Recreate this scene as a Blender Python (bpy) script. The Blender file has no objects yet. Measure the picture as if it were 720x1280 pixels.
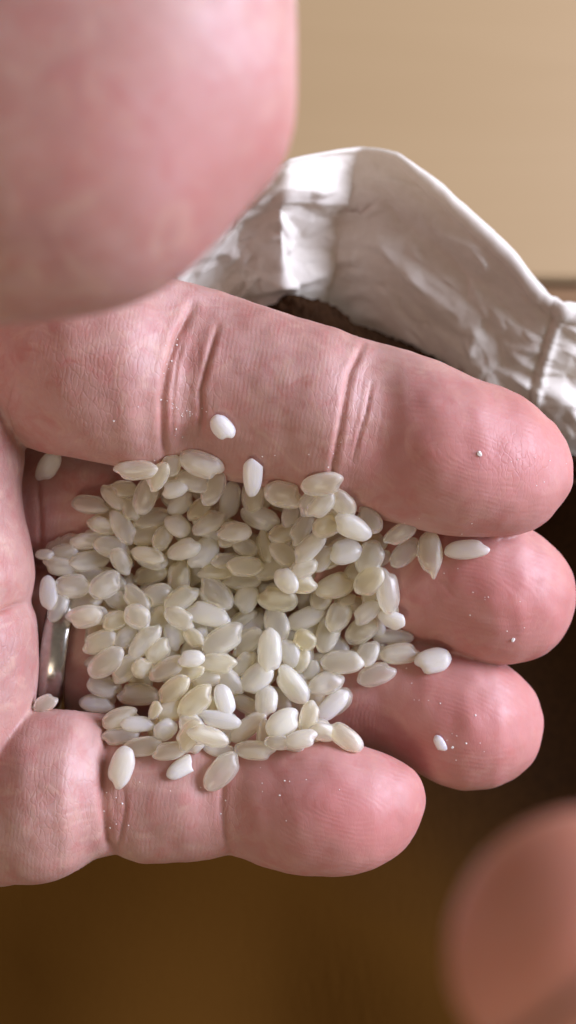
import bpy, bmesh, math, random
import numpy as np
from mathutils import Vector, Matrix, noise as mnoise

random.seed(7)
RNG = np.random.default_rng(7)
C = bpy.context.scene.collection
SC = bpy.context.scene
U = 1e-4            # one working unit is a tenth of a millimetre
D = 1600.0          # camera height in working units (16 cm)

# ------------------------------------------------------------------ camera
cam = bpy.data.cameras.new('camera')
cam_ob = bpy.data.objects.new('camera', cam)
C.objects.link(cam_ob)
cam_ob.location = (0, 0, D * U)
cam_ob.rotation_euler = (0, 0, 0)
cam.sensor_fit = 'VERTICAL'
cam.sensor_height = 24.0
cam.lens = 24.0 / (2 * 640.0 / D)
cam.clip_start = 0.005
cam.clip_end = 20.0
cam.dof.use_dof = True
cam.dof.focus_distance = (D - 40) * U
cam.dof.aperture_fstop = cam.lens / 2.6
SC.camera = cam_ob

# ------------------------------------------------------------------ light
w = bpy.data.worlds.new('World')
SC.world = w
w.use_nodes = True
bg = w.node_tree.nodes['Background']
bg.inputs['Color'].default_value = (1.0, 0.85, 0.71, 1)
bg.inputs['Strength'].default_value = 0.245

def area(name, loc, target, sx, sy, power, col):
    l = bpy.data.lights.new(name, 'AREA')
    l.shape = 'RECTANGLE'; l.size = sx; l.size_y = sy
    l.energy = power; l.color = col
    o = bpy.data.objects.new(name, l); C.objects.link(o)
    o.location = loc
    o.rotation_euler = (Vector(target) - Vector(loc)).to_track_quat('-Z', 'Y').to_euler()
    return o
area('window_light', (1.0, 0.34, 0.36), (0, 0, 0), 0.75, 0.65, 30.0, (0.76, 0.79, 1.0))
area('room_light', (-0.35, -0.75, 0.95), (0, 0, 0), 0.4, 0.3, 3.0, (1.0, 0.86, 0.70))

SC.view_settings.view_transform = 'Standard'
SC.view_settings.look = 'None'
SC.view_settings.exposure = 0.04
SC.view_settings.gamma = 1.0
SC.view_settings.use_curve_mapping = False
SC.cycles.use_denoising = True
SC.cycles.max_bounces = 24
SC.cycles.diffuse_bounces = 12
SC.cycles.transmission_bounces = 18
SC.cycles.glossy_bounces = 6

# ------------------------------------------------------------------ helpers
def at(px, py, z=0.0):
    """photo column and row at height z -> working units"""
    s = (D - z) / D
    return ((px - 360) * s, (640 - py) * s, z)

def tag(o, label=None, cat=None, group=None, kind=None):
    if label: o['label'] = label
    if cat: o['category'] = cat
    if group: o['group'] = group
    if kind: o['kind'] = kind
    return o

def mesh_from(name, verts, faces, mat=None, smooth=True):
    me = bpy.data.meshes.new(name)
    me.from_pydata([tuple(v) for v in verts], [], faces)
    if mat: me.materials.append(mat)
    if smooth:
        me.polygons.foreach_set('use_smooth', [True] * len(me.polygons))
    me.update()
    return me

def link(name, me, parent=None):
    o = bpy.data.objects.new(name, me); C.objects.link(o)
    if parent: o.parent = parent
    return o

def empty(name, loc):
    o = bpy.data.objects.new(name, None); C.objects.link(o)
    o.location = loc
    o.empty_display_size = 0.01
    return o

class NT:
    """small shader-building helper"""
    def __init__(self, name):
        self.m = bpy.data.materials.new(name); self.m.use_nodes = True
        self.t = self.m.node_tree; self.n = self.t.nodes
        self.b = self.n['Principled BSDF']; self.out = self.n['Material Output']
    def new(self, kind, **kw):
        nd = self.n.new(kind)
        for k, v in kw.items(): setattr(nd, k, v)
        return nd
    def link(self, a, b): self.t.links.new(a, b)
    def setp(self, **kw):
        for k, v in kw.items(): self.b.inputs[k.replace('_', ' ')].default_value = v
    def coord(self, which='Object'):
        return self.new('ShaderNodeTexCoord').outputs[which]
    def attr(self, name):
        return self.new('ShaderNodeAttribute', attribute_name=name).outputs['Fac']
    def noise(self, scale, detail=3, rough=0.55, vec=None, dist=0.0):
        nd = self.new('ShaderNodeTexNoise')
        nd.inputs['Scale'].default_value = scale; nd.inputs['Detail'].default_value = detail
        nd.inputs['Roughness'].default_value = rough; nd.inputs['Distortion'].default_value = dist
        if vec is not None: self.link(vec, nd.inputs['Vector'])
        return nd.outputs['Fac']
    def ramp(self, fac, stops):
        nd = self.new('ShaderNodeValToRGB')
        e = nd.color_ramp.elements
        while len(e) < len(stops): e.new(0.5)
        for i, (p, c) in enumerate(stops):
            e[i].position = p; e[i].color = (*c, 1) if len(c) == 3 else c
        self.link(fac, nd.inputs['Fac'])
        return nd.outputs['Color']
    def mix(self, fac, a, b, mode='MIX'):
        nd = self.new('ShaderNodeMix', data_type='RGBA', blend_type=mode)
        for inp, v in ((nd.inputs[0], fac), (nd.inputs[6], a), (nd.inputs[7], b)):
            if hasattr(v, 'is_linked'): self.link(v, inp)
            elif isinstance(v, tuple): inp.default_value = (*v, 1)
            else: inp.default_value = v
        return nd.outputs[2]
    def math(self, op, a, b=0.0, c=0.0):
        nd = self.new('ShaderNodeMath', operation=op)
        for inp, v in zip(nd.inputs, (a, b, c)):
            if hasattr(v, 'is_linked'): self.link(v, inp)
            else: inp.default_value = v
        return nd.outputs[0]
    def bump(self, h, strength, dist, normal=None):
        nd = self.new('ShaderNodeBump')
        nd.inputs['Strength'].default_value = strength; nd.inputs['Distance'].default_value = dist
        self.link(h, nd.inputs['Height'])
        if normal is not None: self.link(normal, nd.inputs['Normal'])
        return nd.outputs['Normal']

# ------------------------------------------------------------------ materials
def skin_material(name, close=True):
    m = NT(name)
    co = m.coord()
    big = m.noise(95, 3, 0.6, co)
    fine = m.noise(900, 3, 0.6, co)
    base = m.ramp(big, [(0.30, (0.385, 0.190, 0.165)), (0.50, (0.455, 0.251, 0.212)), (0.70, (0.52, 0.315, 0.285))])
    base = m.mix(m.math('MULTIPLY', m.math('SUBTRACT', fine, 0.35), 0.35), base, (0.56, 0.27, 0.25))
    mot = m.noise(330, 4, 0.65, co, 0.8)
    base = m.mix(m.ramp(mot, [(0.48, (0,) * 3), (0.70, (0.65,) * 3)]), base, (0.44, 0.165, 0.145))
    mot2 = m.noise(180, 3, 0.6, co, 2.0)
    base = m.mix(m.ramp(mot2, [(0.52, (0,) * 3), (0.72, (0.5,) * 3)]), base, (0.56, 0.37, 0.285))
    if not close:
        base = m.mix(0.85, base, (0.66, 0.265, 0.185))
    if close:
        base = m.mix(m.math('MULTIPLY', m.attr('flush'), 0.75), base, (0.50, 0.165, 0.15))
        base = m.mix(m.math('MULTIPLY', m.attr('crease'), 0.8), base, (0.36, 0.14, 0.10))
    m.link(base, m.b.inputs['Base Color'])
    m.setp(Roughness=0.42, Subsurface_Weight=0.55, Subsurface_Scale=0.0012,
           Subsurface_Radius=(1.0, 0.38, 0.22), Specular_IOR_Level=0.52)
    if close:
        warp = m.noise(210, 2, 0.5, co)
        warp2 = m.noise(1100, 2, 0.5, co)
        ph = m.math('ADD', m.math('MULTIPLY', m.attr('ridge'), 2 * math.pi / 5.6),
                    m.math('ADD', m.math('MULTIPLY', warp, 12.0), m.math('MULTIPLY', warp2, 2.6)))
        rid = m.math('SINE', ph)
        breakup = m.ramp(m.noise(420, 3, 0.6, co), [(0.36, (0.1,) * 3), (0.62, (1,) * 3)])
        rid = m.math('MULTIPLY', rid, breakup)
        vor = m.new('ShaderNodeTexVoronoi', feature='DISTANCE_TO_EDGE')
        vor.inputs['Scale'].default_value = 900
        wv = m.new('ShaderNodeVectorMath', operation='ADD')
        nz = m.new('ShaderNodeTexNoise'); nz.inputs['Scale'].default_value = 700
        m.link(co, nz.inputs['Vector'])
        sc = m.new('ShaderNodeVectorMath', operation='SCALE'); sc.inputs['Scale'].default_value = 0.0009
        m.link(nz.outputs['Color'], sc.inputs[0]); m.link(co, wv.inputs[0]); m.link(sc.outputs[0], wv.inputs[1])
        st = m.new('ShaderNodeMapping'); st.inputs['Scale'].default_value = (1.6, 0.62, 1.0)
        m.link(wv.outputs[0], st.inputs['Vector']); m.link(st.outputs['Vector'], vor.inputs['Vector'])
        crack = m.ramp(vor.outputs['Distance'], [(0.0, (0,) * 3), (0.12, (1,) * 3)])
        n1 = m.bump(m.noise(2600, 3, 0.6, co), 0.22, 0.00005)
        ck = m.math('MULTIPLY', crack, m.math('ADD', 0.30, m.math('MULTIPLY', m.attr('joint'), 1.1)))
        n2 = m.bump(ck, 0.42, 0.00005, n1)
        n3 = m.bump(rid, 0.19, 0.00004, n2)
        m.link(n3, m.b.inputs['Normal'])
        rr = m.ramp(m.noise(500, 3, 0.6, co), [(0.3, (0.45,) * 3), (0.7, (0.60,) * 3)])
        m.link(rr, m.b.inputs['Roughness'])
    return m.m

def rice_material(name, cols, trans, sss, rough, chalk=0.0, glow=0.42):
    m = NT(name)
    co = m.coord()
    oi = m.new('ShaderNodeObjectInfo').outputs['Random']
    tint = m.ramp(oi, [(0.0, cols[0]), (0.55, cols[1]), (1.0, cols[2])])
    # each grain's own cloudy core, placed by its random number
    add = m.new('ShaderNodeVectorMath', operation='ADD')
    comb = m.new('ShaderNodeCombineXYZ')
    m.link(m.math('MULTIPLY', oi, 37.0), comb.inputs[0]); m.link(m.math('MULTIPLY', oi, 11.0), comb.inputs[1])
    m.link(co, add.inputs[0]); m.link(comb.outputs[0], add.inputs[1])
    cloud = m.noise(1.3, 3, 0.55, add.outputs[0])
    cf = m.ramp(cloud, [(0.46 - chalk * 0.2, (0,) * 3), (0.66 - chalk * 0.2, (1,) * 3)])
    col = m.mix(m.math('MULTIPLY', cf, 0.55), tint, (0.93, 0.90, 0.76))
    m.link(col, m.b.inputs['Base Color'])
    tr = m.math('MULTIPLY', m.math('SUBTRACT', 1.0, m.math('MULTIPLY', cf, 0.7)), trans)
    m.link(tr, m.b.inputs['Transmission Weight'])
    st = m.new('ShaderNodeMapping'); st.inputs['Scale'].default_value = (0.5, 5.0, 5.0)
    m.link(add.outputs[0], st.inputs['Vector'])
    streak = m.noise(2.0, 3, 0.6, st.outputs['Vector'])
    grain = m.noise(9.0, 3, 0.6, co)
    n1 = m.bump(streak, 0.22, 0.0003)
    n2 = m.bump(grain, 0.10, 0.0002, n1)
    m.link(n2, m.b.inputs['Normal'])
    m.setp(Roughness=rough, IOR=1.42, Subsurface_Weight=sss, Subsurface_Scale=0.0026,
           Subsurface_Radius=(1.0, 0.9, 0.62), Specular_IOR_Level=0.5, Coat_Weight=0.25, Coat_Roughness=0.12)
    tl = m.new('ShaderNodeBsdfTranslucent')
    m.link(col, tl.inputs['Color']); m.link(n1, tl.inputs['Normal'])
    mx = m.new('ShaderNodeMixShader'); mx.inputs['Fac'].default_value = glow
    m.link(m.b.outputs[0], mx.inputs[1]); m.link(tl.outputs[0], mx.inputs[2])
    m.link(mx.outputs[0], m.out.inputs['Surface'])
    return m.m

M = {}
M['skin'] = skin_material('skin')
M['skin_far'] = skin_material('skin_far', close=False)
M['clear'] = rice_material('rice_translucent', [(0.91, 0.855, 0.68), (0.925, 0.88, 0.745), (0.935, 0.905, 0.80)], 0.70, 1.0, 0.33, 0.0, 0.36)
M['milky'] = rice_material('rice_milky', [(0.90, 0.87, 0.74), (0.92, 0.895, 0.80), (0.93, 0.915, 0.85)], 0.42, 1.0, 0.28, 0.5, 0.36)
M['yellow'] = rice_material('rice_yellowish', [(0.87, 0.79, 0.55), (0.89, 0.82, 0.61), (0.905, 0.85, 0.67)], 0.66, 1.0, 0.33, 0.0, 0.36)
M['chalky'] = rice_material('rice_chalky', [(0.85, 0.83, 0.78), (0.87, 0.85, 0.81), (0.88, 0.87, 0.84)], 0.08, 0.9, 0.34, 1.0, 0.25)

def metal():
    m = NT('worn_silver')
    sc = m.noise(1500, 3, 0.6, m.coord())
    m.link(m.ramp(sc, [(0.3, (0.36, 0.34, 0.31)), (0.7, (0.47, 0.445, 0.41))]), m.b.inputs['Base Color'])
    m.setp(Metallic=1.0, Roughness=0.24)
    m.link(m.bump(sc, 0.1, 0.00003), m.b.inputs['Normal'])
    return m.m
M['metal'] = metal()

def paper():
    m = NT('white_kraft_paper')
    co = m.coord()
    f = m.noise(700, 4, 0.65, co)
    stain = m.noise(45, 3, 0.6, co)
    c = m.ramp(f, [(0.3, (0.81, 0.765, 0.67)), (0.7, (0.88, 0.84, 0.75))])
    c = m.mix(m.math('MULTIPLY', m.ramp(stain, [(0.45, (0,) * 3), (0.75, (1,) * 3)]), 0.25), c, (0.62, 0.55, 0.42))
    m.link(c, m.b.inputs['Base Color'])
    m.setp(Roughness=0.88, Specular_IOR_Level=0.12)
    n1 = m.bump(f, 0.25, 0.00008)
    n2 = m.bump(m.noise(160, 4, 0.6, co, 1.5), 0.25, 0.0003, n1)
    m.link(n2, m.b.inputs['Normal'])
    return m.m
M['paper'] = paper()

def cloth_mat():
    m = NT('dark_brown_fleece')
    co = m.coord()
    f = m.noise(900, 4, 0.7, co)
    g = m.noise(30, 2, 0.5, co)
    c = m.ramp(f, [(0.3, (0.024, 0.0105, 0.0040)), (0.7, (0.042, 0.018, 0.0060))])
    sx = m.new('ShaderNodeSeparateXYZ'); m.link(co, sx.inputs[0])
    u = m.math('ADD', m.math('ADD', m.math('MULTIPLY', sx.outputs['X'], -10.0), m.math('MULTIPLY', sx.outputs['Y'], -13.0)), m.math('MULTIPLY', g, 0.35))
    # dark brown running into ochre-brown towards the lower left
    c = m.mix(m.ramp(u, [(0.3, (0,) * 3), (1.0, (1,) * 3)]), c, (0.092, 0.038, 0.0042))
    m.link(c, m.b.inputs['Base Color'])
    m.setp(Roughness=0.9, Specular_IOR_Level=0.1)
    
    m.link(m.bump(f, 0.4, 0.0003), m.b.inputs['Normal'])
    return m.m
M['cloth'] = cloth_mat()

def wood(name, a, b):
    m = NT(name)
    co = m.coord()
    st = m.new('ShaderNodeMapping'); st.inputs['Scale'].default_value = (0.12, 1.6, 1.0)
    m.link(co, st.inputs['Vector'])
    f = m.noise(40, 4, 0.6, st.outputs['Vector'], 0.6)
    m.link(m.ramp(f, [(0.3, a), (0.7, b)]), m.b.inputs['Base Color'])
    m.setp(Roughness=0.45)
    m.link(m.bump(f, 0.1, 0.0008), m.b.inputs['Normal'])
    return m.m
M['tan'] = wood('tan_wood', (0.49, 0.335, 0.17), (0.51, 0.352, 0.182))
M['brown'] = wood('brown_wood', (0.22, 0.115, 0.045), (0.30, 0.165, 0.07))

# ------------------------------------------------------------------ floor of wide boards, far below the hand
ZF = -3400.0
floor = link('floor', mesh_from('floor', [(-9000 * U, -9000 * U, (ZF - 260) * U), (9000 * U, -9000 * U, (ZF - 260) * U),
             (9000 * U, 9000 * U, (ZF - 260) * U), (-9000 * U, 9000 * U, (ZF - 260) * U)], [(0, 1, 2, 3)], M['brown'], False))
tag(floor, 'floor under everything', None, None, 'structure')
def board(name, y0, y1, z, mat, tilt):
    bm = bmesh.new()
    bmesh.ops.create_cube(bm, size=1.0)
    for v in bm.verts:
        v.co = Vector((v.co.x * 16000, (y0 + y1) / 2 + v.co.y * (y1 - y0), z - 60 + v.co.z * 120)) * U
    bmesh.ops.bevel(bm, geom=bm.edges[:], offset=0.0015, segments=2, affect='EDGES')
    me = bpy.data.meshes.new(name); bm.to_mesh(me); bm.free(); me.materials.append(mat)
    o = link(name, me, floor)
    o.rotation_euler = (0, 0, math.radians(tilt))
    return o
edge = (640 - 344) * (D - ZF) / D
board('plank', edge, edge + 3400, ZF, M['tan'], -1.0)
board('plank', edge + 3420, edge + 6800, ZF, M['tan'], -1.0)
board('plank', edge - 3600, edge - 22, ZF - 30, M['brown'], -1.0)

# ------------------------------------------------------------------ paper bag
def pchip(xs, ys, q):
    xs = np.asarray(xs, float); ys = np.asarray(ys, float); q = np.asarray(q, float)
    h = np.diff(xs); d = np.diff(ys) / h
    m = np.zeros_like(ys); m[0], m[-1] = d[0], d[-1]
    for i in range(1, len(xs) - 1):
        if d[i - 1] * d[i] > 0:
            w1, w2 = 2 * h[i] + h[i - 1], h[i] + 2 * h[i - 1]
            m[i] = (w1 + w2) / (w1 / d[i - 1] + w2 / d[i])
    k = np.clip(np.searchsorted(xs, q) - 1, 0, len(h) - 1)
    t = (q - xs[k]) / h[k]
    t = np.clip(t, 0, 1)
    return ((1 + 2 * t) * (1 - t) ** 2 * ys[k] + t * (1 - t) ** 2 * h[k] * m[k]
            + t * t * (3 - 2 * t) * ys[k + 1] + t * t * (t - 1) * h[k] * m[k + 1])

bag = empty('paper_bag', (0.02, 0.02, -0.12))
tag(bag, 'crumpled white paper bag standing open behind the index finger', 'bag')
# control rows from the rim (row 0) down into the bag: (column, row, height)
RIM = [(60, 520, -330), (110, 400, -300), (200, 300, -270), (290, 236, -262), (362, 199, -236), (408, 190, -258), (450, 184, -282), (474, 186, -276), (498, 192, -268),
       (548, 228, -264), (596, 272, -272), (640, 312, -284), (684, 366, -300), (696, 376, -300), (730, 382, -316), (800, 415, -380), (880, 500, -460), (930, 640, -520)]
MID = [(110, 560, -400), (160, 450, -390), (235, 370, -380), (300, 312, -350), (352, 298, -300), (388, 300, -340), (424, 296, -388), (446, 300, -378), (470, 306, -360),
       (520, 336, -346), (568, 368, -350), (612, 402, -356), (655, 440, -366), (676, 452, -372), (708, 470, -380), (770, 505, -430), (850, 575, -500), (890, 660, -560)]
LOW = [(180, 600, -520), (220, 520, -500), (270, 460, -480), (325, 425, -450), (366, 412, -400), (390, 414, -430), (408, 410, -470), (436, 412, -474), (458, 420, -462),
       (500, 448, -450), (545, 478, -450), (585, 508, -455), (620, 540, -460), (645, 556, -465), (676, 574, -470), (735, 606, -490), (800, 650, -540), (840, 700, -600)]
def bag_rows():
    P = [np.array([at(*p) for p in row]) for row in (RIM, MID, LOW)]
    nu, nv = 420, 110
    seg = np.linalg.norm(np.diff(P[0], axis=0), axis=1); cu = np.concatenate([[0], np.cumsum(seg)])
    q = np.linspace(0, cu[-1], nu)
    R = [np.stack([0.3 * pchip(cu, p[:, k], q) + 0.7 * np.interp(q, cu, p[:, k]) for k in range(3)], 1) for p in P]
    v = np.linspace(0, 1, nv)[:, None, None]
    a, b, c = R
    G = a * (1 - v) * (1 - 2 * v) + b * 4 * v * (1 - v) + c * v * (2 * v - 1)
    return G, q / cu[-1]
G, uu = bag_rows()
nv, nu = G.shape[:2]
dv = np.gradient(G, axis=0); du = np.gradient(G, axis=1)
N = np.cross(du, dv); N /= np.linalg.norm(N, axis=2, keepdims=True)
N[N[..., 2] < 0] *= -1
def facets(n, amp, seed, vexp=1.0):
    """crumpled-paper relief: flat facets between sharp random folds, over the unrolled sheet"""
    from mathutils.geometry import delaunay_2d_cdt
    g = np.random.default_rng(seed)
    pts = np.concatenate([g.uniform([-0.05, -0.1], [1.05, 1.1], (n, 2)), [[-0.2, -0.3], [1.2, -0.3], [1.2, 1.3], [-0.2, 1.3]]])
    pts[:, 1] *= 0.33
    hh = g.uniform(-1, 1, len(pts))
    vv, _, tri, *_r = delaunay_2d_cdt([Vector(p) for p in pts], [], [], 0, 1e-9)
    Q = np.stack(np.meshgrid(uu, np.linspace(0, 1, nv) * 0.33), 2).reshape(-1, 2)
    out = np.zeros(len(Q))
    for t in tri:
        a, b, c_ = (np.array(vv[k]) for k in t)
        ha, hb, hc = (hh[k] for k in t)
        det = (b[1] - c_[1]) * (a[0] - c_[0]) + (c_[0] - b[0]) * (a[1] - c_[1])
        if abs(det) < 1e-12: continue
        l1 = ((b[1] - c_[1]) * (Q[:, 0] - c_[0]) + (c_[0] - b[0]) * (Q[:, 1] - c_[1])) / det
        l2 = ((c_[1] - a[1]) * (Q[:, 0] - c_[0]) + (a[0] - c_[0]) * (Q[:, 1] - c_[1])) / det
        l3 = 1 - l1 - l2
        k = (l1 >= -1e-6) & (l2 >= -1e-6) & (l3 >= -1e-6)
        out[k] = l1[k] * ha + l2[k] * hb + l3[k] * hc
    return out.reshape(nv, nu) * amp
ramp_v = np.clip(0.3 + np.linspace(0, 1, nv) * 3, 0, 1)[:, None]
amp = (facets(110, 17.0, 3) + facets(420, 7.0, 11) + facets(1500, 4.0, 23)) * ramp_v
G = G + N * amp[..., None]
# the pinched fold running down from the rim near the right edge
SEAM = [(697, 372), (690, 400), (682, 425), (674, 450), (668, 475), (662, 505)]
for i in range(nv):
    for j in range(nu):
        X, Y, Z = G[i, j]
        s_ = (D - Z) / D
        p = Vector((X / s_ + 360, 640 - Y / s_))
        if 640 < p.x < 720 and 360 < p.y < 515:
            d = min(((p - Vector(a)) - (Vector(b) - Vector(a)) * max(0, min(1, (p - Vector(a)).dot(Vector(b) - Vector(a)) / (Vector(b) - Vector(a)).length_squared))).length for a, b in zip(SEAM, SEAM[1:]))
            side = 1 if p.x > 697 - (p.y - 372) * 0.26 else -1
            G[i, j] += N[i, j] * (-9 * math.exp(-(d / 3.2) ** 2) + 7 * math.exp(-((d * side - 8) / 5) ** 2))
V = [tuple(p * U) for p in G.reshape(-1, 3)]
F = [(i * nu + j, i * nu + j + 1, (i + 1) * nu + j + 1, (i + 1) * nu + j) for i in range(nv - 1) for j in range(nu - 1)]
wall_me = mesh_from('wall', V, F, M['paper'])
wall = link('wall', wall_me, bag)
wall.location = -Vector(bag.location)
sm = wall.modifiers.new('thickness', 'SOLIDIFY'); sm.thickness = 0.0003; sm.offset = 0
# rolled-over rim, thin at the left and a fat fold at the right
def rim_fold():
    vs, fs = [], []
    rows = G[0]
    k = 12
    keep = list(range(0, nu, 2))
    for n, j in enumerate(keep):
        t = uu[j]
        px = rows[j][0] / ((D + 265) / D) + 360
        r = float(np.interp(px, [380, 470, 545, 640, 690, 720], [3.0, 5.0, 13, 16, 14, 18]))
        r *= 1 + 0.18 * mnoise.noise(Vector((j * 0.11, 3.3, 0)))
        if 686 < px < 700: r *= 0.72
        tang = rows[min(j + 2, nu - 1)] - rows[max(j - 2, 0)]; tang /= np.linalg.norm(tang)
        down = dv[0, j] / np.linalg.norm(dv[0, j])
        out = np.cross(tang, down); out /= np.linalg.norm(out)
        for a in range(k):
            an = 2 * math.pi * a / k
            rr = r * (1 + 0.10 * mnoise.noise(Vector((j * 0.2, a * 0.9, 5))))
            c = rows[j] + down * r * 0.9
            vs.append(tuple((c + down * rr * 1.05 * math.cos(an) + out * rr * 0.62 * math.sin(an)) * U))
    for n in range(len(keep) - 1):
        for a in range(k):
            fs.append((n * k + a, n * k + (a + 1) % k, (n + 1) * k + (a + 1) % k, (n + 1) * k + a))
    o = link('rim_fold', mesh_from('rim_fold', vs, fs, M['paper']), bag)
    o.location = -Vector(bag.location)
rim_fold()
# ------------------------------------------------------------------ brown fleece under the hand
def fleece():
    # upper edge of the fleece as it crosses the paper, then the sheet runs down and towards the viewer
    ex = [-900, -200, 120, 250, 325, 343, 358, 395, 422, 440, 480, 520, 545, 600, 660, 714, 780, 900, 1500]
    ey = [420, 420, 410, 398, 392, 379, 368, 374, 384, 403, 418, 434, 447, 482, 530, 580, 640, 760, 1300]
    nu_, nv_ = 420, 170
    xs = np.linspace(-900, 1500, nu_)
    xs = np.sort(np.concatenate([np.linspace(-900, 1500, 140), np.linspace(300, 760, 300)]))
    nu_ = len(xs)
    ys = np.interp(xs, ex, ey)
    vs, fs = [], []
    for i in range(nv_):
        t = i / (nv_ - 1)
        for j in range(nu_):
            tt = t ** 2.2
            z = -395 + 75 * math.exp(-((xs[j] - 365) / 70) ** 2) * max(0, 1 - t * 4) - 460 * (1 - math.exp(-tt * 2.6)) - (30 * max(0, 1 - t * 12) ** 2)
            wq = min(1.0, t * 2.6); wq = wq * wq * (3 - 2 * wq)
            yb = ys[j] * (1 - wq) + 560 * wq
            y = yb + (1900 - yb) * tt
            p = np.array(at(xs[j], y, z))
            big = mnoise.noise(Vector(p) / 420.0) * 60 * min(1, tt * 12)
            fz = mnoise.noise(Vector(p) / 5.0) * 3.2 + mnoise.noise(Vector(p) / 13.0) * 3.5
            fz *= max(0, 1 - t * 3.2)
            p[2] += big + fz
            p[1] += fz * 0.9
            p[0] += mnoise.noise(Vector(p) / 11.0 + Vector((9, 9, 9))) * 5
            vs.append(tuple(p * U))
    for i in range(nv_ - 1):
        for j in range(nu_ - 1):
            a = i * nu_ + j
            fs.append((a, a + nu_, a + nu_ + 1, a + 1))
    me = mesh_from('brown_blanket', vs, fs, M['cloth'])
    o = link('brown_blanket', me)
    s = o.modifiers.new('thickness', 'SOLIDIFY'); s.thickness = 0.002; s.offset = -1
    tag(o, 'dark brown fuzzy blanket in the shade under the hand, edge against the paper bag', 'blanket')
fleece()

# ------------------------------------------------------------------ lofted tubes for the hand
def loft(secs, axis='x', n=150, k=36, zr=0.82, expo=2.0, tip=True):
    """secs: (axis position, edge a, edge b, centre height[, height radius]) in photo units"""
    S = np.array([s if len(s) == 5 else (*s, -1) for s in secs], float)
    x0, x1 = S[0, 0], S[-1, 0]
    t = np.linspace(0, 1, n)
    q = x0 + (x1 - x0) * (np.sin(t * math.pi / 2) if tip else t)
    A = pchip(S[:, 0], S[:, 1], q); B = pchip(S[:, 0], S[:, 2], q)
    Z = pchip(S[:, 0], S[:, 3], q)
    RZ = pchip(S[:, 0], np.where(S[:, 4] < 0, np.abs(S[:, 2] - S[:, 1]) / 2 * zr, S[:, 4]), q)
    vs, fs = [], []
    for x, a, b, z, rz in zip(q, A, B, Z, RZ):
        c = (a + b) / 2; r = abs(b - a) / 2
        s = (D - z) / D
        for j in range(k):
            an = 2 * math.pi * j / k
            ca, sa = math.cos(an), math.sin(an)
            ca = math.copysign(abs(ca) ** (2 / expo), ca); sa = math.copysign(abs(sa) ** (2 / expo), sa)
            if axis == 'x':
                X, Y, _ = at(x, c + r * ca, z)
            else:
                X, Y, _ = at(c + r * ca, x, z)
            vs.append((X, Y, z + rz * s * sa))
    for i in range(n - 1):
        for j in range(k):
            fs.append((i * k + j, i * k + (j + 1) % k, (i + 1) * k + (j + 1) % k, (i + 1) * k + j))
    fs.append(tuple(range(k))[::-1]); fs.append(tuple((n - 1) * k + j for j in range(k)))
    return vs, fs

def tube(pts, k=30, n=60):
    """pts: (x, y, z, radius) world working units"""
    P = np.array(pts, float); q = np.linspace(0, len(pts) - 1, n)
    X = np.stack([pchip(range(len(pts)), P[:, c], q) for c in range(4)], 1)
    vs, fs = [], []
    for i in range(n):
        d = Vector(X[min(i + 1, n - 1), :3] - X[max(i - 1, 0), :3]).normalized()
        e1 = d.orthogonal().normalized(); e2 = d.cross(e1)
        for j in range(k):
            an = 2 * math.pi * j / k
            vs.append(tuple(Vector(X[i, :3]) + (e1 * math.cos(an) + e2 * math.sin(an)) * X[i, 3]))
    for i in range(n - 1):
        for j in range(k):
            fs.append((i * k + j, i * k + (j + 1) % k, (i + 1) * k + (j + 1) % k, (i + 1) * k + j))
    fs.append(tuple(range(k))[::-1]); fs.append(tuple((n - 1) * k + j for j in range(k)))
    return vs, fs

INDEX = [(-150, 325, 540, -130), (-60, 322, 545, -85), (0, 322, 552, -40), (60, 324, 566, 4), (110, 330, 576, 20), (160, 338, 585, 18), (215, 348, 590, -10), (245, 357, 594, -22),
         (280, 367, 600, -18), (345, 387, 612, -4), (400, 405, 627, 4), (440, 418, 638, -6), (470, 427, 647, -10), (500, 436, 656, 0), (540, 449, 665, 10), (580, 467, 670, 13), (620, 482, 671, 6),
         (640, 491, 670, 2), (663, 504, 664, -5), (682, 519, 652, -10), (694, 530, 638, -13), (703, 543, 626, -14), (709, 554, 614, -14), (713, 566, 601, -14), (714.8, 577, 589, -14), (715, 582, 584, -14)]
MIDDLE = [(-100, 520, 715, -177), (0, 530, 712, -157), (70, 545, 718, -140), (150, 560, 722, -134), (300, 585, 745, -132), (440, 612, 782, -109), (520, 626, 804, -91),
          (580, 634, 820, -74), (610, 639, 827, -70), (635, 647, 829, -70), (660, 660, 825, -74), (678, 671, 818, -78), (690, 681, 809, -81), (702, 693, 797, -85), (710, 705, 785, -88), (716, 719, 768, -90), (719, 733, 754, -91), (719.8, 741, 746, -91)]
RINGF = [(-100, 690, 890, -161), (0, 695, 892, -146), (90, 702, 895, -132), (200, 720, 905, -126), (330, 745, 920, -137), (450, 772, 936, -122), (500, 786, 955, -108),
         (530, 793, 971, -100), (550, 799, 981, -97), (580, 808, 988, -92), (610, 819, 986, -92), (632, 830, 977, -96), (645, 840, 969, -100), (655, 850, 960, -103), (664, 861, 949, -106), (670, 872, 938, -109), (675, 885, 924, -111), (677.6, 896, 911, -112), (678, 901, 906, -112)]
PINKY = [(-150, 888, 1106, -70), (0, 886, 1106, -30), (50, 886, 1103, -6), (90, 889, 1092, -4), (125, 892, 1072, -26), (145, 893, 1067, -40), (180, 896, 1076, -38), (230, 900, 1077, -36), (265, 904, 1071, -42), (285, 906, 1068, -44),
         (330, 911, 1081, -28), (380, 916, 1092, -12), (420, 923, 1094, -6), (460, 935, 1086, -8), (478, 941, 1079, -12), (496, 949, 1069, -17), (508, 956, 1059, -20), (516, 963, 1048, -23), (522, 971, 1037, -25), (527, 981, 1023, -27), (530, 993, 1010, -28), (530.7, 1000, 1003, -28)]
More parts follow.
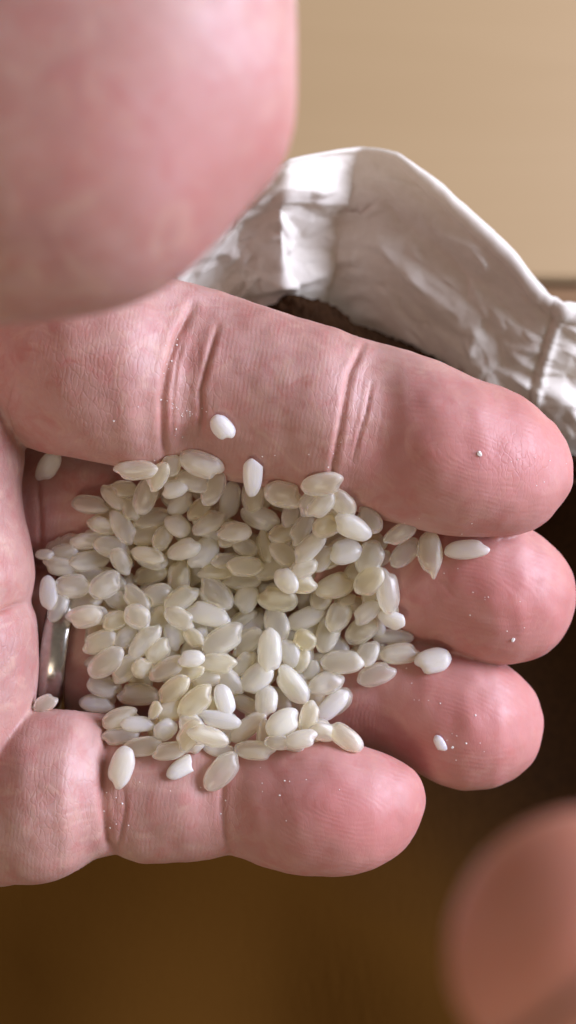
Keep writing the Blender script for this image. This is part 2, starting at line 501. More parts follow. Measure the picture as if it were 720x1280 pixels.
PALM = [(400, -600, -60, -60, 90), (440, -600, -12, -30, 130), (470, -600, 4, -12, 140), (500, -600, 17, -8, 140), (530, -600, 25, -6, 140), (570, -600, 28, -6, 140), (610, -600, 24, -8, 138), (640, -600, 27, -8, 138),
        (680, -600, 36, -6, 140), (720, -600, 41, -6, 140), (742, -600, 38, -10, 136), (752, -600, 36, -12, 134), (775, -600, 43, -8, 138), (830, -600, 46, -6, 140), (870, -600, 43, -6, 140), (900, -600, 37, -8, 138),
        (940, -600, 24, -10, 136), (970, -600, 10, -12, 134), (1000, -600, -6, -14, 132), (1060, -600, -50, -30, 120), (1150, -580, -160, -50, 100), (1220, -520, -300, -60, 60)]
THUMB = [(-420, -60, 420, 260, 190), (-300, -260, 418, 400, 215), (-100, -320, 413, 540, 225), (0, -330, 406, 590, 225), (50, -330, 401, 598, 222), (120, -326, 391, 600, 215), (175, -318, 374, 599, 206), (222, -305, 346, 597, 194), (280, -270, 290, 593, 168),
         (318, -222, 248, 590, 138), (340, -172, 224, 588, 108), (354, -120, 202, 587, 82), (364, -62, 174, 586, 52), (369, -15, 150, 586, 30), (371, 40, 120, 586, 10)]

def build_hand():
    vs, fs = [], []
    def add(part):
        n = len(vs); vs.extend(part[0]); fs.extend(tuple(i + n for i in f) for f in part[1])
    for s in (INDEX, MIDDLE, RINGF, PINKY): add(loft(s, k=44))
    add(loft(PALM, axis='y', n=120, k=60, expo=2.5, tip=False))
    add(loft(THUMB, n=130, k=48, zr=0.86))
    tb = at(-330, 190, 330)
    add(tube([(tb[0] + 60, tb[1], 400, 150), (tb[0] - 120, tb[1] - 120, 250, 185), (-820, 120, 60, 210), (-900, -60, -30, 200)]))
    add(tube([(-700, -130, -50, 210), (-1000, -130, -60, 230), (-1300, -130, -70, 235), (-1700, -140, -80, 245), (-1760, -140, -80, 190)]))
    me = bpy.data.meshes.new('hand_raw'); me.from_pydata(vs, [], fs); me.update()
    ob = bpy.data.objects.new('hand_raw', me); C.objects.link(ob)
    r = ob.modifiers.new('union', 'REMESH'); r.mode = 'VOXEL'; r.voxel_size = 2.9; r.adaptivity = 0
    s = ob.modifiers.new('soften', 'SMOOTH'); s.factor = 0.5; s.iterations = 4
    dg = bpy.context.evaluated_depsgraph_get()
    out = bpy.data.meshes.new_from_object(ob.evaluated_get(dg))
    bpy.data.objects.remove(ob); bpy.data.meshes.remove(me)
    return out

def seg_dist(P, a, b):
    ab = b - a; t = np.clip(((P - a) @ ab) / (ab @ ab), 0, 1)
    return np.linalg.norm(P - a - t[:, None] * ab, axis=1)

# creases: (points, width, depth) in photo units
CREASES = [
    ([(240, 384), (222, 422), (209, 464), (203, 497), (204, 540), (207, 578)], 6.0, 9.0),
    ([(231, 421), (221, 455), (216, 488), (215, 548)], 2.6, 3.2),
    ([(272, 408), (263, 440), (257, 462), (251, 487), (252, 517), (249, 545)], 4.0, 7.0),
    ([(246, 425), (250, 445), (248, 470)], 2.2, 2.6),
    ([(233, 455), (242, 462), (249, 476)], 1.8, 1.6),
    ([(226, 470), (236, 480), (244, 497)], 1.8, 1.6),
    ([(229, 505), (243, 512), (252, 519)], 1.8, 1.6),
    ([(453, 433), (438, 466), (431, 502), (424, 541), (417, 580), (414, 610)], 4.6, 7.5),
    ([(466, 476), (458, 516), (449, 545), (441, 578)], 2.6, 5.0),
    ([(480, 500), (476, 530), (470, 560)], 2.0, 1.4),
    ([(136, 900), (131, 960), (129, 1010), (135, 1050), (146, 1068)], 6.0, 9.0),
    ([(155, 985), (157, 1010), (150, 1050), (146, 1064)], 3.0, 4.0),
    ([(137, 985), (143, 1003), (147, 1020)], 1.8, 2.0),
    ([(281, 965), (277, 1005), (281, 1045), (287, 1068)], 4.5, 5.5),
    ([(62, 1022), (95, 1012), (128, 1006)], 1.6, 1.6),
    ([(58, 1038), (92, 1027), (124, 1018)], 1.6, 1.3),
    ([(47, 590), (50, 640), (52, 690)], 4.0, 5.0),
    ([(-20, 640), (8, 622), (22, 612)], 2.0, 2.6),
    ([(-20, 690), (8, 680), (30, 676)], 1.8, 2.0),
    ([(-30, 775), (0, 763), (36, 750)], 3.5, 7.0),
    ([(-20, 505), (0, 520), (18, 560)], 2.0, 1.5),
    ([(20, 470), (10, 510), (22, 560)], 3.0, 2.0),
    ([(540, 716), (556, 732), (566, 744)], 1.8, 1.2),
]
def finish_hand(me):
    n = len(me.vertices)
    P = np.empty(n * 3); me.vertices.foreach_get('co', P); P = P.reshape(-1, 3)
    Nn = np.empty(n * 3); me.vertices.foreach_get('normal', Nn); Nn = Nn.reshape(-1, 3)
    s = (D - P[:, 2]) / D
    I = np.stack([P[:, 0] / s + 360, 640 - P[:, 1] / s], 1)       # photo column and row
    top = np.clip(Nn[:, 2] * 2, 0, 1) * (P[:, 2] < 250)
    disp = np.zeros(n); crease = np.zeros(n)
    for pts, wd, dp in CREASES:
        pp = np.array(pts, float); dp *= 0.5; wd *= 0.75
        lo, hi = pp.min(0) - 40, pp.max(0) + 40
        sel = np.where((I >= lo).all(1) & (I <= hi).all(1) & (top > 0))[0]
        if not len(sel): continue
        d = np.min([seg_dist(I[sel], pp[i], pp[i + 1]) for i in range(len(pp) - 1)], axis=0)
        g = np.exp(-(d / wd) ** 2)
        # ends of the line fade out
        e = np.minimum(np.linalg.norm(I[sel] - pp[0], axis=1), np.linalg.norm(I[sel] - pp[-1], axis=1))
        f = np.clip(0.35 + e / 30, 0, 1)
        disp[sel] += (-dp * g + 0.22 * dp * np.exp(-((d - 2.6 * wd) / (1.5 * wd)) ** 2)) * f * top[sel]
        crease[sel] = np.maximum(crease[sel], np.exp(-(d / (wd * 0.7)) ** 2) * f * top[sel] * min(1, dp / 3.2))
    # lumpiness of soft flesh
    for i in np.where((I[:, 0] > -60) & (top > 0))[0]:
        disp[i] += 3.2 * mnoise.noise(Vector(P[i]) / 60.0) + 1.0 * mnoise.noise(Vector(P[i]) / 22.0)
    P2 = P + Nn * disp[:, None]
    me.vertices.foreach_set('co', (P2 * U).ravel())
    # ridge lines: loops round each fingertip, straight across the other joints
    cores = [((590, 572), 462, 0.26), ((590, 738), 500, 0.20), ((560, 895), 470, 0.28), ((425, 1010), 300, 0.22)]
    bands = [((0, 325), (714, 670), 0), ((0, 672), (718, 826), 1), ((0, 828), (678, 936), 2), ((0, 936), (530, 1110), 3)]
    own = np.zeros(n, int)
    mid = [(INDEX, 0), (MIDDLE, 1), (RINGF, 2), (PINKY, 3)]
    dist = np.stack([np.abs(I[:, 1] - np.interp(I[:, 0], [r[0] for r in S], [(r[1] + r[2]) / 2 for r in S])) /
                     np.interp(I[:, 0], [r[0] for r in S], [max(20, (r[2] - r[1]) / 2) for r in S]) for S, _ in mid], 1)
    own = dist.argmin(1)
    ridge = np.zeros(n); flush = np.zeros(n)
    tips = [(640, 565), (640, 745), (600, 905), (440, 1015)]
    for f in range(4):
        k = own == f
        (cx, cy), dip, slope = cores[f]
        x, y = I[k, 0], I[k, 1]
        a = x + slope * (y - cy) * 0.6
        yy = y - cy - slope * (x - cx)
        b = np.hypot((x - cx) * 0.42, yy)
        wgt = np.clip((x - dip) / 50, 0, 1)
        ridge[k] = a * (1 - wgt) + b * wgt
        tx, ty = tips[f]
        flush[k] = np.clip(1.15 - np.hypot((x - tx) / 190, (y - ty) / 120), 0, 1)
    # redder patches past the second index joint and on the thumb
    flush = np.maximum(flush, 0.55 * np.exp(-(np.hypot((I[:, 0] - 500) / 60, (I[:, 1] - 590) / 60)) ** 2))
    flush = np.maximum(flush, 0.5 * np.exp(-(np.hypot((I[:, 0] - 250) / 200, (I[:, 1] - 180) / 120)) ** 2))
    joint = np.zeros(n)
    for jx, jy, rx, ry in ((232, 480, 40, 95), (438, 530, 34, 80), (140, 1010, 34, 70), (284, 1020, 24, 60), (20, 640, 40, 160), (10, 830, 40, 130), (100, 480, 90, 80), (655, 575, 45, 30), (75, 1010, 60, 60)):
        joint = np.maximum(joint, np.exp(-((I[:, 0] - jx) / rx) ** 2 - ((I[:, 1] - jy) / ry) ** 2))
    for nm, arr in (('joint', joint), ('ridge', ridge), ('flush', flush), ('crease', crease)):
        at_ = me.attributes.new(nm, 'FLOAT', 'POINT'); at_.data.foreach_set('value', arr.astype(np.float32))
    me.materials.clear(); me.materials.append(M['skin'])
    me.polygons.foreach_set('use_smooth', [True] * len(me.polygons))
    me.polygons.foreach_set('material_index', [0] * len(me.polygons))
    me.update()
    return P2

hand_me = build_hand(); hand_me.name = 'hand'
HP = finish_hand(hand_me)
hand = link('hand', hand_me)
tag(hand, 'cupped bare left hand, palm up, holding a heap of white rice', 'hand')

# height of the upper surface of the hand on a grid
CELL = 4.0
GX0, GY0, GNX, GNY = -420.0, -520.0, 220, 260
H = np.full((GNX, GNY), -400.0)
selv = HP[:, 2] < 250
ix = ((HP[selv, 0] - GX0) / CELL).astype(int); iy = ((HP[selv, 1] - GY0) / CELL).astype(int)
ok = (ix >= 0) & (ix < GNX) & (iy >= 0) & (iy < GNY)
np.maximum.at(H, (ix[ok], iy[ok]), HP[selv, 2][ok])

# ------------------------------------------------------------------ the finger ring
def finger_ring():
    x, zc = 84, -128
    ry, rz = 100, 97
    s = (D - zc) / D
    cy = (640 - 800) * s; cx = (x - 360) * s
    vs, fs = [], []
    n, k = 96, 14
    for i in range(n):
        a = 2 * math.pi * i / n
        lean = -0.24
        cen = Vector((cx + math.cos(a) * ry * 0.13, cy + math.cos(a) * ry, zc + math.sin(a) * rz))
        rad = Vector((0, math.cos(a), math.sin(a)))
        for j in range(k):
            b = 2 * math.pi * j / k
            vs.append(tuple((cen + rad * 7.5 * math.sin(b) + Vector((1, 0, 0)) * 18 * math.cos(b)) * U))
    for i in range(n):
        for j in range(k):
            fs.append((i * k + j, i * k + (j + 1) % k, ((i + 1) % n) * k + (j + 1) % k, ((i + 1) % n) * k + j))
    o = link('finger_ring', mesh_from('finger_ring', vs, fs, M['metal']))
    tag(o, 'plain silver ring worn at the base of the ring finger', 'ring')
    # its top lies in the height grid too
    for v in vs:
        i, j = int((v[0] / U - GX0) / CELL), int((v[1] / U - GY0) / CELL)
        if 0 <= i < GNX and 0 <= j < GNY: H[i, j] = max(H[i, j], v[2] / U)
finger_ring()

# ------------------------------------------------------------------ the other hand's finger, close to the lens at the corner
def fingertip():
    tip = at(613, 1068, 1000); mid = at(735, 1190, 1005); far = at(1500, 2150, 1120)
    t, m, f = (np.array(v) for v in (tip, mid, far))
    R = 65.0
    pts = []
    d = (m - t) / np.linalg.norm(m - t)
    for a in (2, 14, 30, 48, 68, 90):
        q = math.radians(a)
        pts.append((*(t + d * R * 0.9 * (1 - math.cos(q))), R * math.sin(q)))
    e = (f - m) / np.linalg.norm(f - m)
    for ln, rad in ((130, 67), (260, 66), (420, 76), (600, 76), (720, 50)):
        pts.append((*(m + e * ln), rad))
    vs, fs = tube(pts, k=40, n=90)
    o = link('fingertip', mesh_from('fingertip', [tuple(np.array(v) * U) for v in vs], fs, M['skin_far']))
    tag(o, 'blurred fingertip of the other hand poking into the bottom right corner', 'finger')
fingertip()

# ------------------------------------------------------------------ rice
def grain_mesh(name, seed, kind='whole'):
    r = random.Random(seed)
    nu_, nv_ = 26, 18
    asym = r.uniform(-0.12, 0.12); flat = r.uniform(2.1, 2.65)
    notch = r.uniform(0.10, 0.30); nside = r.choice((-1, 1))
    bend = r.uniform(-0.06, 0.06)
    vs, fs = [], []
    for i in range(nu_ + 1):
        t = -1 + 2 * i / nu_
        x = math.sin(t * math.pi / 2)
        w_ = max(0.0, 1 - abs(x) ** flat) ** (1 / 2.0) * (1 + asym * x)
        for j in range(nv_):
            a = 2 * math.pi * j / nv_
            cy, cz = math.cos(a), math.sin(a)
            e = 0.92
            yy = math.copysign(abs(cy) ** e, cy) * w_; zz = math.copysign(abs(cz) ** e, cz) * w_
            # shallow grooves along the grain
            gr = 1 - 0.022 * math.cos(3 * a + seed) - 0.012 * math.cos(7 * a + seed * 2)
            yy *= gr; zz *= gr
            xx = x
            # missing germ: a bite at one end
            dx = (x - 0.86) / 0.30; dy = (yy - nside * 0.45) / 0.42
            bite = notch * math.exp(-dx * dx - dy * dy)
            xx -= bite * 0.75; yy -= nside * bite * 0.55
            yy += bend * (x * x)
            if kind == 'broken':
                lim = 0.42 + 0.16 * math.sin(2.3 * yy + seed) + 0.10 * zz
                if xx > lim: xx = lim + (xx - lim) * 0.12
            if kind == 'pointed' and x > 0.1:
                f = 1 - 0.42 * min(1, (x - 0.1) / 0.7); yy *= f; zz *= f
            p = Vector((xx, yy, zz))
            q = 1 + 0.05 * mnoise.noise(p * 1.8 + Vector((seed * 3.1, 0, 0)))
            vs.append(tuple(p * 0.5 * q))
    for i in range(nu_):
        for j in range(nv_):
            fs.append((i * nv_ + j, (i + 1) * nv_ + j, (i + 1) * nv_ + (j + 1) % nv_, i * nv_ + (j + 1) % nv_))
    fs.append(tuple(range(nv_))); fs.append(tuple(nu_ * nv_ + j for j in range(nv_))[::-1])
    return vs, fs
GRAINS = {}
for mk in ('clear', 'milky', 'yellow', 'chalky'):
    for kd, cnt in (('whole', 9), ('broken', 3), ('pointed', 2)):
        GRAINS[mk, kd] = []
        for q in range(cnt):
            vs, fs = grain_mesh('rice', q * 7 + len(kd), kd)
            GRAINS[mk, kd].append(mesh_from('rice_grain', vs, fs, M[mk]))

# column, row, length, width, angle, layer, material, shape
W, B, T_ = 'whole', 'broken', 'pointed'
c, m_, y, k_ = 'clear', 'milky', 'yellow', 'chalky'
RICE = [
 (113,631,47,24,-10,0,c,W),(128,657,38,22,-20,0,c,W),(142,620,40,24,-50,0,c,W),(155,611,30,22,0,0,c,W),(109,676,42,22,8,0,c,W),(79,692,36,24,15,0,c,W),
 (169,588,53,26,3,2,c,W),(214,582,28,26,70,1,y,W),(252,581,55,33,-22,2,c,W),(181,620,48,30,65,2,c,W),(198,596,40,24,55,1,y,W),(218,611,33,23,20,2,m_,W),
 (226,630,36,24,40,1,m_,W),(249,638,34,25,55,1,y,W),(222,657,34,28,-45,2,m_,W),(230,687,44,26,18,3,m_,W),(153,659,46,26,-58,2,c,W),(183,668,40,28,10,0,y,W),
 (203,672,32,24,60,1,y,W),(189,648,44,28,15,1,c,W),(243,602,44,28,-20,0,c,W),(267,611,44,26,65,1,c,W),(163,637,30,20,-70,1,c,W),
 (287,627,49,26,75,2,m_,W),(316,592,46,25,86,3,k_,B),(316,621,40,30,85,1,c,W),(325,647,48,30,-20,2,m_,W),(355,618,48,36,-12,2,c,W),(363,645,30,24,80,1,c,W),
 (261,654,44,26,35,1,c,W),(293,665,41,26,0,2,c,W),(306,684,32,24,-35,1,c,W),(331,683,40,22,-75,2,y,W),(356,666,40,26,20,0,c,W),
 (403,605,52,30,12,2,c,W),(401,632,42,26,45,1,c,W),(377,662,44,24,60,1,c,W),(387,685,50,26,45,2,m_,W),(428,629,40,28,-50,0,c,W),(410,657,40,30,30,0,y,W),
 (441,659,50,30,-30,2,m_,W),(461,650,38,30,-50,1,c,W),(432,690,40,32,10,2,m_,W),
 (500,667,44,24,35,1,c,W),(506,691,44,27,45,2,c,W),(538,695,58,33,-85,2,c,T_),(584,687,53,25,3,1,m_,W),(485,738,57,31,-80,2,c,W),(478,698,24,18,40,0,c,W),
 (492,775,32,24,-25,1,k_,B),(462,697,44,34,60,0,c,W),(461,726,44,32,50,0,c,W),
 (61,711,42,26,-10,1,c,W),(51,745,45,24,-80,1,m_,W),(73,758,40,22,65,0,c,W),(111,701,50,26,8,1,c,W),(90,733,45,31,2,1,c,W),(132,731,42,32,35,1,c,W),
 (140,684,46,30,-15,1,c,W),(152,702,36,24,-60,1,c,W),(108,751,44,26,20,0,c,W),(105,771,47,29,12,1,c,W),(109,719,40,24,0,0,c,W),(144,776,32,24,20,1,y,W),
 (57,693,22,14,0,0,c,W),(149,751,36,24,-20,0,c,W),
 (184,694,42,22,-15,2,y,W),(170,748,42,26,-45,1,c,W),(172,771,34,32,-30,1,c,W),(224,721,46,30,85,1,y,W),(187,719,46,24,10,0,y,W),(198,744,36,30,10,0,c,W),
 (227,748,48,28,35,1,y,W),(269,742,50,34,-45,2,c,W),(259,768,52,30,-17,3,m_,W),(254,692,44,32,50,1,m_,W),(270,715,46,22,5,1,y,W),(225,773,40,26,-30,0,c,W),
 (199,773,34,26,60,0,y,W),(218,795,36,26,-70,2,m_,W),(181,802,52,28,50,1,c,W),
 (285,702,40,22,0,1,c,W),(306,708,44,26,0,2,c,W),(302,726,46,22,-3,1,c,W),(308,749,36,30,65,3,m_,W),(347,749,48,34,-10,2,y,W),(358,726,34,28,-50,3,m_,W),
 (338,712,44,26,20,1,c,W),(355,692,40,28,-40,1,c,W),(375,717,40,30,60,1,c,W),(378,731,36,24,0,1,y,W),(346,780,44,32,-75,2,c,W),(381,773,50,26,22,2,m_,W),
 (304,773,36,20,35,0,y,W),(279,799,56,34,30,2,c,W),(308,803,46,28,40,1,c,W),
 (403,697,40,26,50,1,c,W),(380,710,34,24,30,1,c,W),(419,733,48,32,18,2,y,W),(423,771,40,32,60,2,c,W),(437,750,20,14,15,2,y,B),(458,766,38,24,40,2,m_,W),
 (452,788,46,32,40,1,c,W),(410,791,50,30,65,1,c,W),(402,746,36,28,70,0,c,W),(387,788,30,22,30,0,y,W),(381,800,30,26,-35,1,y,W),
 (491,796,50,22,-5,0,c,W),(501,817,50,27,5,1,c,W),(541,826,44,32,15,2,k_,W),(471,843,48,28,18,1,c,W),(460,816,34,28,65,0,c,W),(428,828,52,29,2,1,c,W),
 (124,803,44,28,22,1,c,W),(133,828,52,32,32,2,c,W),(131,858,42,28,-15,0,c,W),(122,879,42,24,-5,0,c,W),(172,868,50,29,-2,2,c,W),(178,834,28,26,50,1,y,W),
 (198,814,36,26,45,1,y,W),(210,835,50,26,25,2,c,W),(157,797,34,24,45,0,c,W),(157,836,44,30,45,0,c,W),(150,897,44,26,20,1,c,W),(173,905,42,20,0,2,m_,W),
 (195,886,22,16,60,1,y,B),(216,863,48,28,40,1,y,W),(239,823,32,22,5,3,m_,W),(242,797,30,22,-40,1,y,W),(272,829,46,26,-5,1,y,W),(303,831,40,22,45,1,y,W),
 (256,847,46,26,10,0,y,W),(288,852,42,26,-50,0,c,W),(245,877,52,32,40,1,y,W),(281,877,42,25,-75,2,m_,W),(308,881,40,22,-25,1,c,W),(321,847,46,32,40,2,m_,W),
 (234,841,44,26,20,0,y,W),(216,888,40,28,20,0,y,W),
 (337,816,58,31,88,3,m_,W),(362,816,36,26,-70,2,m_,W),(377,827,30,20,60,1,y,W),(391,836,24,18,50,1,m_,B),(365,856,54,32,-52,3,m_,W),(333,877,39,29,85,3,m_,W),
 (408,854,46,30,20,1,c,W),(415,882,50,24,45,2,m_,W),(354,903,45,33,35,2,m_,W),(377,924,40,24,12,2,m_,W),(430,921,52,27,-35,1,c,W),(319,938,52,25,-4,1,c,W),
 (310,909,52,24,38,2,c,W),(394,873,36,24,80,0,c,W),(386,896,40,24,75,0,c,W),(403,915,36,24,-20,0,c,W),(348,928,34,20,0,0,c,W),(260,920,52,24,-18,1,c,W),
 (274,899,52,22,-12,1,m_,W),(274,937,40,20,-15,0,c,W),(277,964,55,33,48,1,c,W),(229,958,35,23,32,1,k_,B),(211,939,42,23,10,1,c,W),(207,912,30,26,30,1,m_,W),
 (236,919,44,28,55,0,c,W),(178,933,48,25,8,0,c,W),(152,960,51,31,75,1,m_,W),(150,920,46,22,5,0,c,W),
 (43,580,44,27,57,1,m_,W),(278,535,34,26,-52,1,k_,W),(57,879,31,22,28,1,c,W),(551,931,20,13,-62,1,k_,B),
]
OWN = {   # labels of the grains that stand apart
 (43,580): 'pearly rice grain wedged in the palm fold left of the heap',
 (278,535): 'small chalky rice grain alone on the index finger above the heap',
 (57,879): 'short rice grain lying below the silver ring at the palm edge',
 (551,931): 'tiny white rice chip on the pad of the ring fingertip',
 (584,687): 'slim pale rice grain lying level, farthest right, on the middle finger',
 (538,695): 'large rice grain with a pointed lower end, next to the rightmost level grain',
 (541,826): 'chipped white rice grain with a notch, on the line between middle and ring fingers',
 (152,960): 'pale rice grain standing upright over the first crease of the pinky',
 (229,958): 'chipped white rice fragment on the pinky, right of the upright pale grain',
 (277,964): 'wide rice grain with a bright outline, lowest of the heap, on the pinky',
 (51,745): 'pearly upright rice grain against the palm, just above the silver ring',
 (316,592): 'square-ended chalky rice grain sticking up at the top of the heap',
 (252,581): 'large translucent rice grain topmost of the heap under the index finger crease',
 (169,588): 'boat shaped rice grain lying level at the upper left of the heap',
 (337,816): 'longest whitest upright rice grain on the crest of the heap',
 (430,921): 'bumpy translucent rice grain at the lower right end, beside the pinky tip',
 (485,738): 'long upright rice grain at the right edge of the heap on the middle finger',
 (492,775): 'small chalky broken rice grain tucked under the long upright grain at the right edge',
 (415,882): 'bright slanting rice grain at the heap edge above the pinky tip',
 (471,843): 'oval rice grain lying alone on the ring finger at the lower right edge',
 (437,750): 'tiny yellowish rice fragment below the large olive grain on the right flank',
 (419,733): 'large olive yellow rice grain on the right flank of the heap',
 (230,687): 'shiny rice grain with the brightest glint, upper left crest of the heap',
 (239,823): 'small lavender white rice grain lying level on the left of the crest',
 (333,877): 'bluish white oval rice grain standing upright low on the crest',
 (403,605): 'broad pale rice grain on the heap under the second crease of the index finger',
}
ZONES = [((60,705),'beside the palm above the ring'),((110,765),'just right of the silver ring'),((120,815),'at the heap edge facing the ring'),
 ((130,875),'at the heap edge below the ring'),((130,640),'at the upper left end'),((205,610),'below the first index crease'),
 ((170,660),'on the upper left flank'),((300,615),'under the middle of the index finger'),((400,625),'below the second index crease'),
 ((470,665),'where index and middle fingers meet'),((500,805),'at the right tip'),((440,840),'on the lower right flank'),
 ((395,905),'above the pinky fingertip'),((320,930),'at the lower edge over the pinky'),((240,930),'at the lower edge left of centre'),
 ((170,915),'above the first pinky crease'),((235,745),'left of the crest'),((340,700),'on the upper crest'),((290,780),'at the heap centre'),
 ((340,850),'on the lower crest'),((425,740),'on the right flank'),((455,780),'near the middle finger'),((190,800),'on the left flank'),
 ((255,860),'low left of the crest'),((380,790),'right of the crest'),((300,660),'just above the crest')]

# buried grains that only show through the gaps
HEAP = [(60,690),(120,640),(165,600),(215,592),(300,625),(350,620),(425,625),(470,665),(490,720),(480,790),(490,820),(440,840),(420,890),(400,915),(340,930),(270,930),(190,925),(130,880),(120,820),(110,740)]
def inside(px, py, poly):
    r = False
    for i in range(len(poly)):
        (x1, y1), (x2, y2) = poly[i], poly[i - 1]
        if (y1 > py) != (y2 > py) and px < (x2 - x1) * (py - y1) / (y2 - y1) + x1: r = not r
    return r
fill = []
rr = random.Random(5)
tries = 0
while len(fill) < 92 and tries < 9000:
    tries += 1
    px, py = rr.uniform(60, 490), rr.uniform(590, 935)
    if inside(px, py, HEAP) and all((px - f[0]) ** 2 + (py - f[1]) ** 2 > 23.5 ** 2 for f in fill):
        fill.append((px, py, rr.uniform(40, 50), rr.uniform(24, 30), rr.uniform(-90, 90), -1, rr.choice((c, c, y)), W))

for q in range(3000):
    if len(fill) >= 92 + 28: break
    px, py = 300 + 105 * rr.gauss(0, 0.55), 770 + 105 * rr.gauss(0, 0.6)
    if 170 < px < 440 and 640 < py < 890 and all((px - f[0]) ** 2 + (py - f[1]) ** 2 > 30 ** 2 for f in fill[92:]):
        fill.append((px, py, rr.uniform(40, 50), rr.uniform(24, 30), rr.uniform(-90, 90), -0.5, rr.choice((c, m_, y)), W))

def drop(px, py, L, Wd, ang, layer, mk, kd, r):
    L *= 1.08; Wd *= 0.99
    Th = Wd * r.uniform(0.60, 0.74)
    z = 0.0
    a = math.radians(ang)
    ca, sa = math.cos(a), math.sin(a)
    for _ in range(3):
        s = (D - z) / D
        X, Y, _z = at(px, py, z)
        hl, hw = L * s * 0.5, Wd * s * 0.5
        R = int(hl / CELL) + 2
        ci, cj = int((X - GX0) / CELL), int((Y - GY0) / CELL)
        gi, gj = np.meshgrid(np.arange(ci - R, ci + R + 1), np.arange(cj - R, cj + R + 1), indexing='ij')
        gi = np.clip(gi, 0, GNX - 1); gj = np.clip(gj, 0, GNY - 1)
        dx = (gi + 0.5) * CELL + GX0 - X; dy = (gj + 0.5) * CELL + GY0 - Y
        u = (dx * ca + dy * sa) / hl; v = (-dx * sa + dy * ca) / hw
        r2 = u * u + v * v
        msk = r2 < 0.92
        h = H[gi, gj][msk]
        hx, hy = dx[msk], dy[msk]
        Amat = np.stack([hx, hy, np.ones_like(hx)], 1)
        sol = np.linalg.lstsq(Amat, h, rcond=None)[0]
        gx, gy = sol[0] * 0.6, sol[1] * 0.6
        gm = math.hypot(gx, gy)
        if gm > 0.34: gx, gy = gx * 0.34 / gm, gy * 0.34 / gm
        dome = Th * 0.5 * np.sqrt(1 - r2[msk])
        need = h - gx * hx - gy * hy + dome
        z = float(np.quantile(need, 0.82)) - 0.5
    newh = gx * hx + gy * hy + z + dome
    H[gi[msk], gj[msk]] = np.maximum(H[gi[msk], gj[msk]], newh)
    return X, Y, z, gx, gy, L * s, Wd * s, Th * s

def describe(g):
    px, py, L, Wd, ang, layer, mk, kd = g
    look = {'clear': 'translucent', 'milky': 'milky white', 'yellow': 'yellowish', 'chalky': 'chalky white'}[mk]
    size = 'small' if L < 37 else 'slim' if Wd / L < 0.53 else 'plump' if Wd / L > 0.66 else 'large' if L > 49 else 'medium'
    a = ((ang + 90) % 180) - 90
    pose = 'level' if abs(a) < 20 else 'upright' if abs(a) > 68 else 'leaning right' if a > 0 else 'leaning left'
    zone = min(ZONES, key=lambda q: (q[0][0] - px) ** 2 + (q[0][1] - py) ** 2)[1]
    if layer < 0:
        return f'buried {look} rice grain {pose}, {zone}'
    cover = 'half covered ' if layer == 0 else ''
    return f'{cover}{size} {look} rice grain {pose}, {zone}'

ALL = sorted(fill + RICE, key=lambda g: g[5])
LABEL = {}
by = {}
for g in ALL:
    key = (g[0], g[1])
    if key in OWN: LABEL[key] = OWN[key]
    else: by.setdefault(describe(g), []).append(g)
ORD = {5: ['leftmost', 'second from left', 'middle one', 'second from right', 'rightmost'], 2: ['left one', 'right one'], 3: ['leftmost', 'middle one', 'rightmost'], 4: ['leftmost', 'second from left', 'third from left', 'rightmost']}
for lab, gs in by.items():
    gs.sort(key=lambda g: g[0])
    for i, g in enumerate(gs):
        LABEL[g[0], g[1]] = lab if len(gs) == 1 else lab + ', ' + ORD[min(5, len(gs))][min(i, 4)]

for n, g in enumerate(ALL):
    r = random.Random(n * 13 + 1)
    px, py, L, Wd, ang, layer, mk, kd = g
    X, Y, z, gx, gy, l_, w_, t_ = drop(*g, r)
    me = r.choice(GRAINS[mk, kd])
    o = link('rice_grain' if kd != B else 'rice_fragment', me)
    if kd == B: l_ *= 1.25
    nrm = Vector((-gx, -gy, 1)).normalized()
    ax = Vector((math.cos(math.radians(ang)), math.sin(math.radians(ang)), 0))
    if r.random() < 0.5 and kd == W: ax = -ax
    ax = (ax - nrm * ax.dot(nrm)).normalized()
    ay = nrm.cross(ax)
    rot = Matrix((ax, ay, nrm)).transposed().to_4x4()
    roll = Matrix.Rotation(math.radians(r.uniform(-14, 14)), 4, 'X')
    o.matrix_world = Matrix.Translation(Vector((X, Y, z)) * U) @ rot @ roll @ Matrix.Diagonal((l_ * U, w_ * U, t_ * U, 1))
    tag(o, LABEL[px, py], 'rice grain', 'rice grains heaped in the hand')

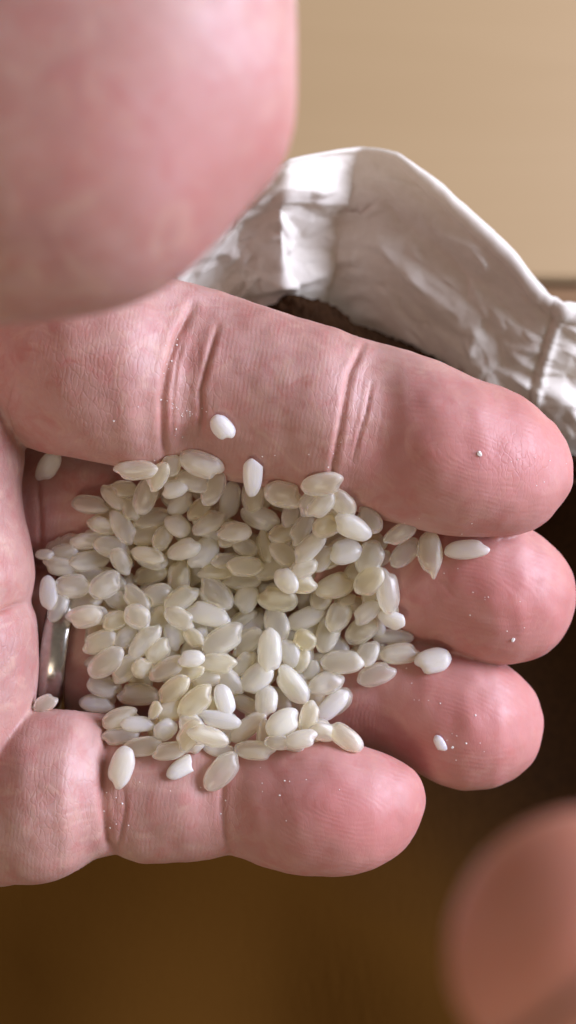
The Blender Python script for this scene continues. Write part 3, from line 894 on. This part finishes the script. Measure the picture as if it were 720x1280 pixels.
# tiny flecks of rice flour stuck to the fingers
FLECKS = [(599, 567, 5, 'tiny white fleck on the index fingertip'), (443, 617, 4, 'tiny pale fleck beside the second crease of the index finger'),
          (566, 934, 3, 'tiny fleck right of the rice chip on the ring finger'), (642, 800, 4, 'tiny fleck low on the middle fingertip')]
fl = bpy.data.meshes.new('fleck')
bm = bmesh.new(); bmesh.ops.create_icosphere(bm, subdivisions=2, radius=0.5)
for v in bm.verts: v.co *= 1 + 0.35 * mnoise.noise(v.co * 3)
flour = NT('rice_flour')
flour.setp(Base_Color=(0.86, 0.85, 0.82, 1), Roughness=0.9, Specular_IOR_Level=0.1)
bm.to_mesh(fl); bm.free(); fl.materials.append(flour.m)
for px, py, sz, lab in FLECKS:
    X, Y, _ = at(px, py, 60)
    d = np.hypot(HP[:, 0] - X, HP[:, 1] - Y) + (HP[:, 2] > 250) * 1e6 + (HP[:, 2] < -60) * 1e5
    zz = HP[d.argmin(), 2]
    X, Y, _ = at(px, py, zz)
    d = np.hypot(HP[:, 0] - X, HP[:, 1] - Y) + (HP[:, 2] > 250) * 1e6 + (HP[:, 2] < -60) * 1e5
    zz = HP[d.argmin(), 2]
    o = link('rice_fleck', fl)
    o.location = (X * U, Y * U, (zz + sz * 0.15) * U); o.scale = (sz * 1.5 * U, sz * U, sz * 0.6 * U)
    o.rotation_euler = (0, 0, px)
    tag(o, lab, 'fleck', 'flecks of rice dust on the fingers')

# rice dust caught in the creases and on the skin round the heap
def dust():
    r = random.Random(21)
    s_ = (D - HP[:, 2]) / D
    PX = HP[:, 0] / s_ + 360; PY = 640 - HP[:, 1] / s_
    okv = (HP[:, 2] > -110) & (HP[:, 2] < 150)
    spots = []
    for pts, n, sp in (([(205, 505), (252, 520)], 16, 5), ([(216, 420), (205, 500)], 8, 4), ([(425, 540), (417, 590)], 7, 4), ([(470, 640), (600, 700)], 14, 18),
                       ([(500, 840), (600, 950)], 14, 20), ([(140, 990), (160, 1050)], 8, 8), ([(180, 960), (400, 1010)], 16, 22), ([(150, 540), (400, 580)], 14, 15), ([(640, 560), (690, 600)], 7, 14), ([(560, 720), (660, 790)], 9, 18)):
        for _ in range(n):
            t = r.random()
            spots.append((pts[0][0] + (pts[1][0] - pts[0][0]) * t + r.gauss(0, sp), pts[0][1] + (pts[1][1] - pts[0][1]) * t + r.gauss(0, sp)))
    vs, fs = [], []
    cand = np.where(okv)[0]
    for px, py in spots:
        k = cand[((PX[cand] - px) ** 2 + (PY[cand] - py) ** 2 - HP[cand, 2] * 0.05).argmin()]
        c0 = HP[k]; sz = r.choice((0.7, 0.8, 0.9, 1.0, 1.2, 1.6))
        b0 = len(vs)
        for d in ((1, 0, 0), (-0.9, 0.2, 0), (0.1, 0.8, 0), (0, -0.9, 0.1), (0.1, 0, 0.7), (0, 0.1, -0.7)):
            vs.append(tuple((c0 + np.array(d) * sz * r.uniform(0.7, 1.3)) * U))
        for f in ((0, 2, 4), (2, 1, 4), (1, 3, 4), (3, 0, 4), (2, 0, 5), (1, 2, 5), (3, 1, 5), (0, 3, 5)):
            fs.append(tuple(b0 + q for q in f))
    o = link('rice_dust', mesh_from('rice_dust', vs, fs, flour.m, False))
    tag(o, 'scattered white rice dust in the finger creases', None, None, 'stuff')
dust()
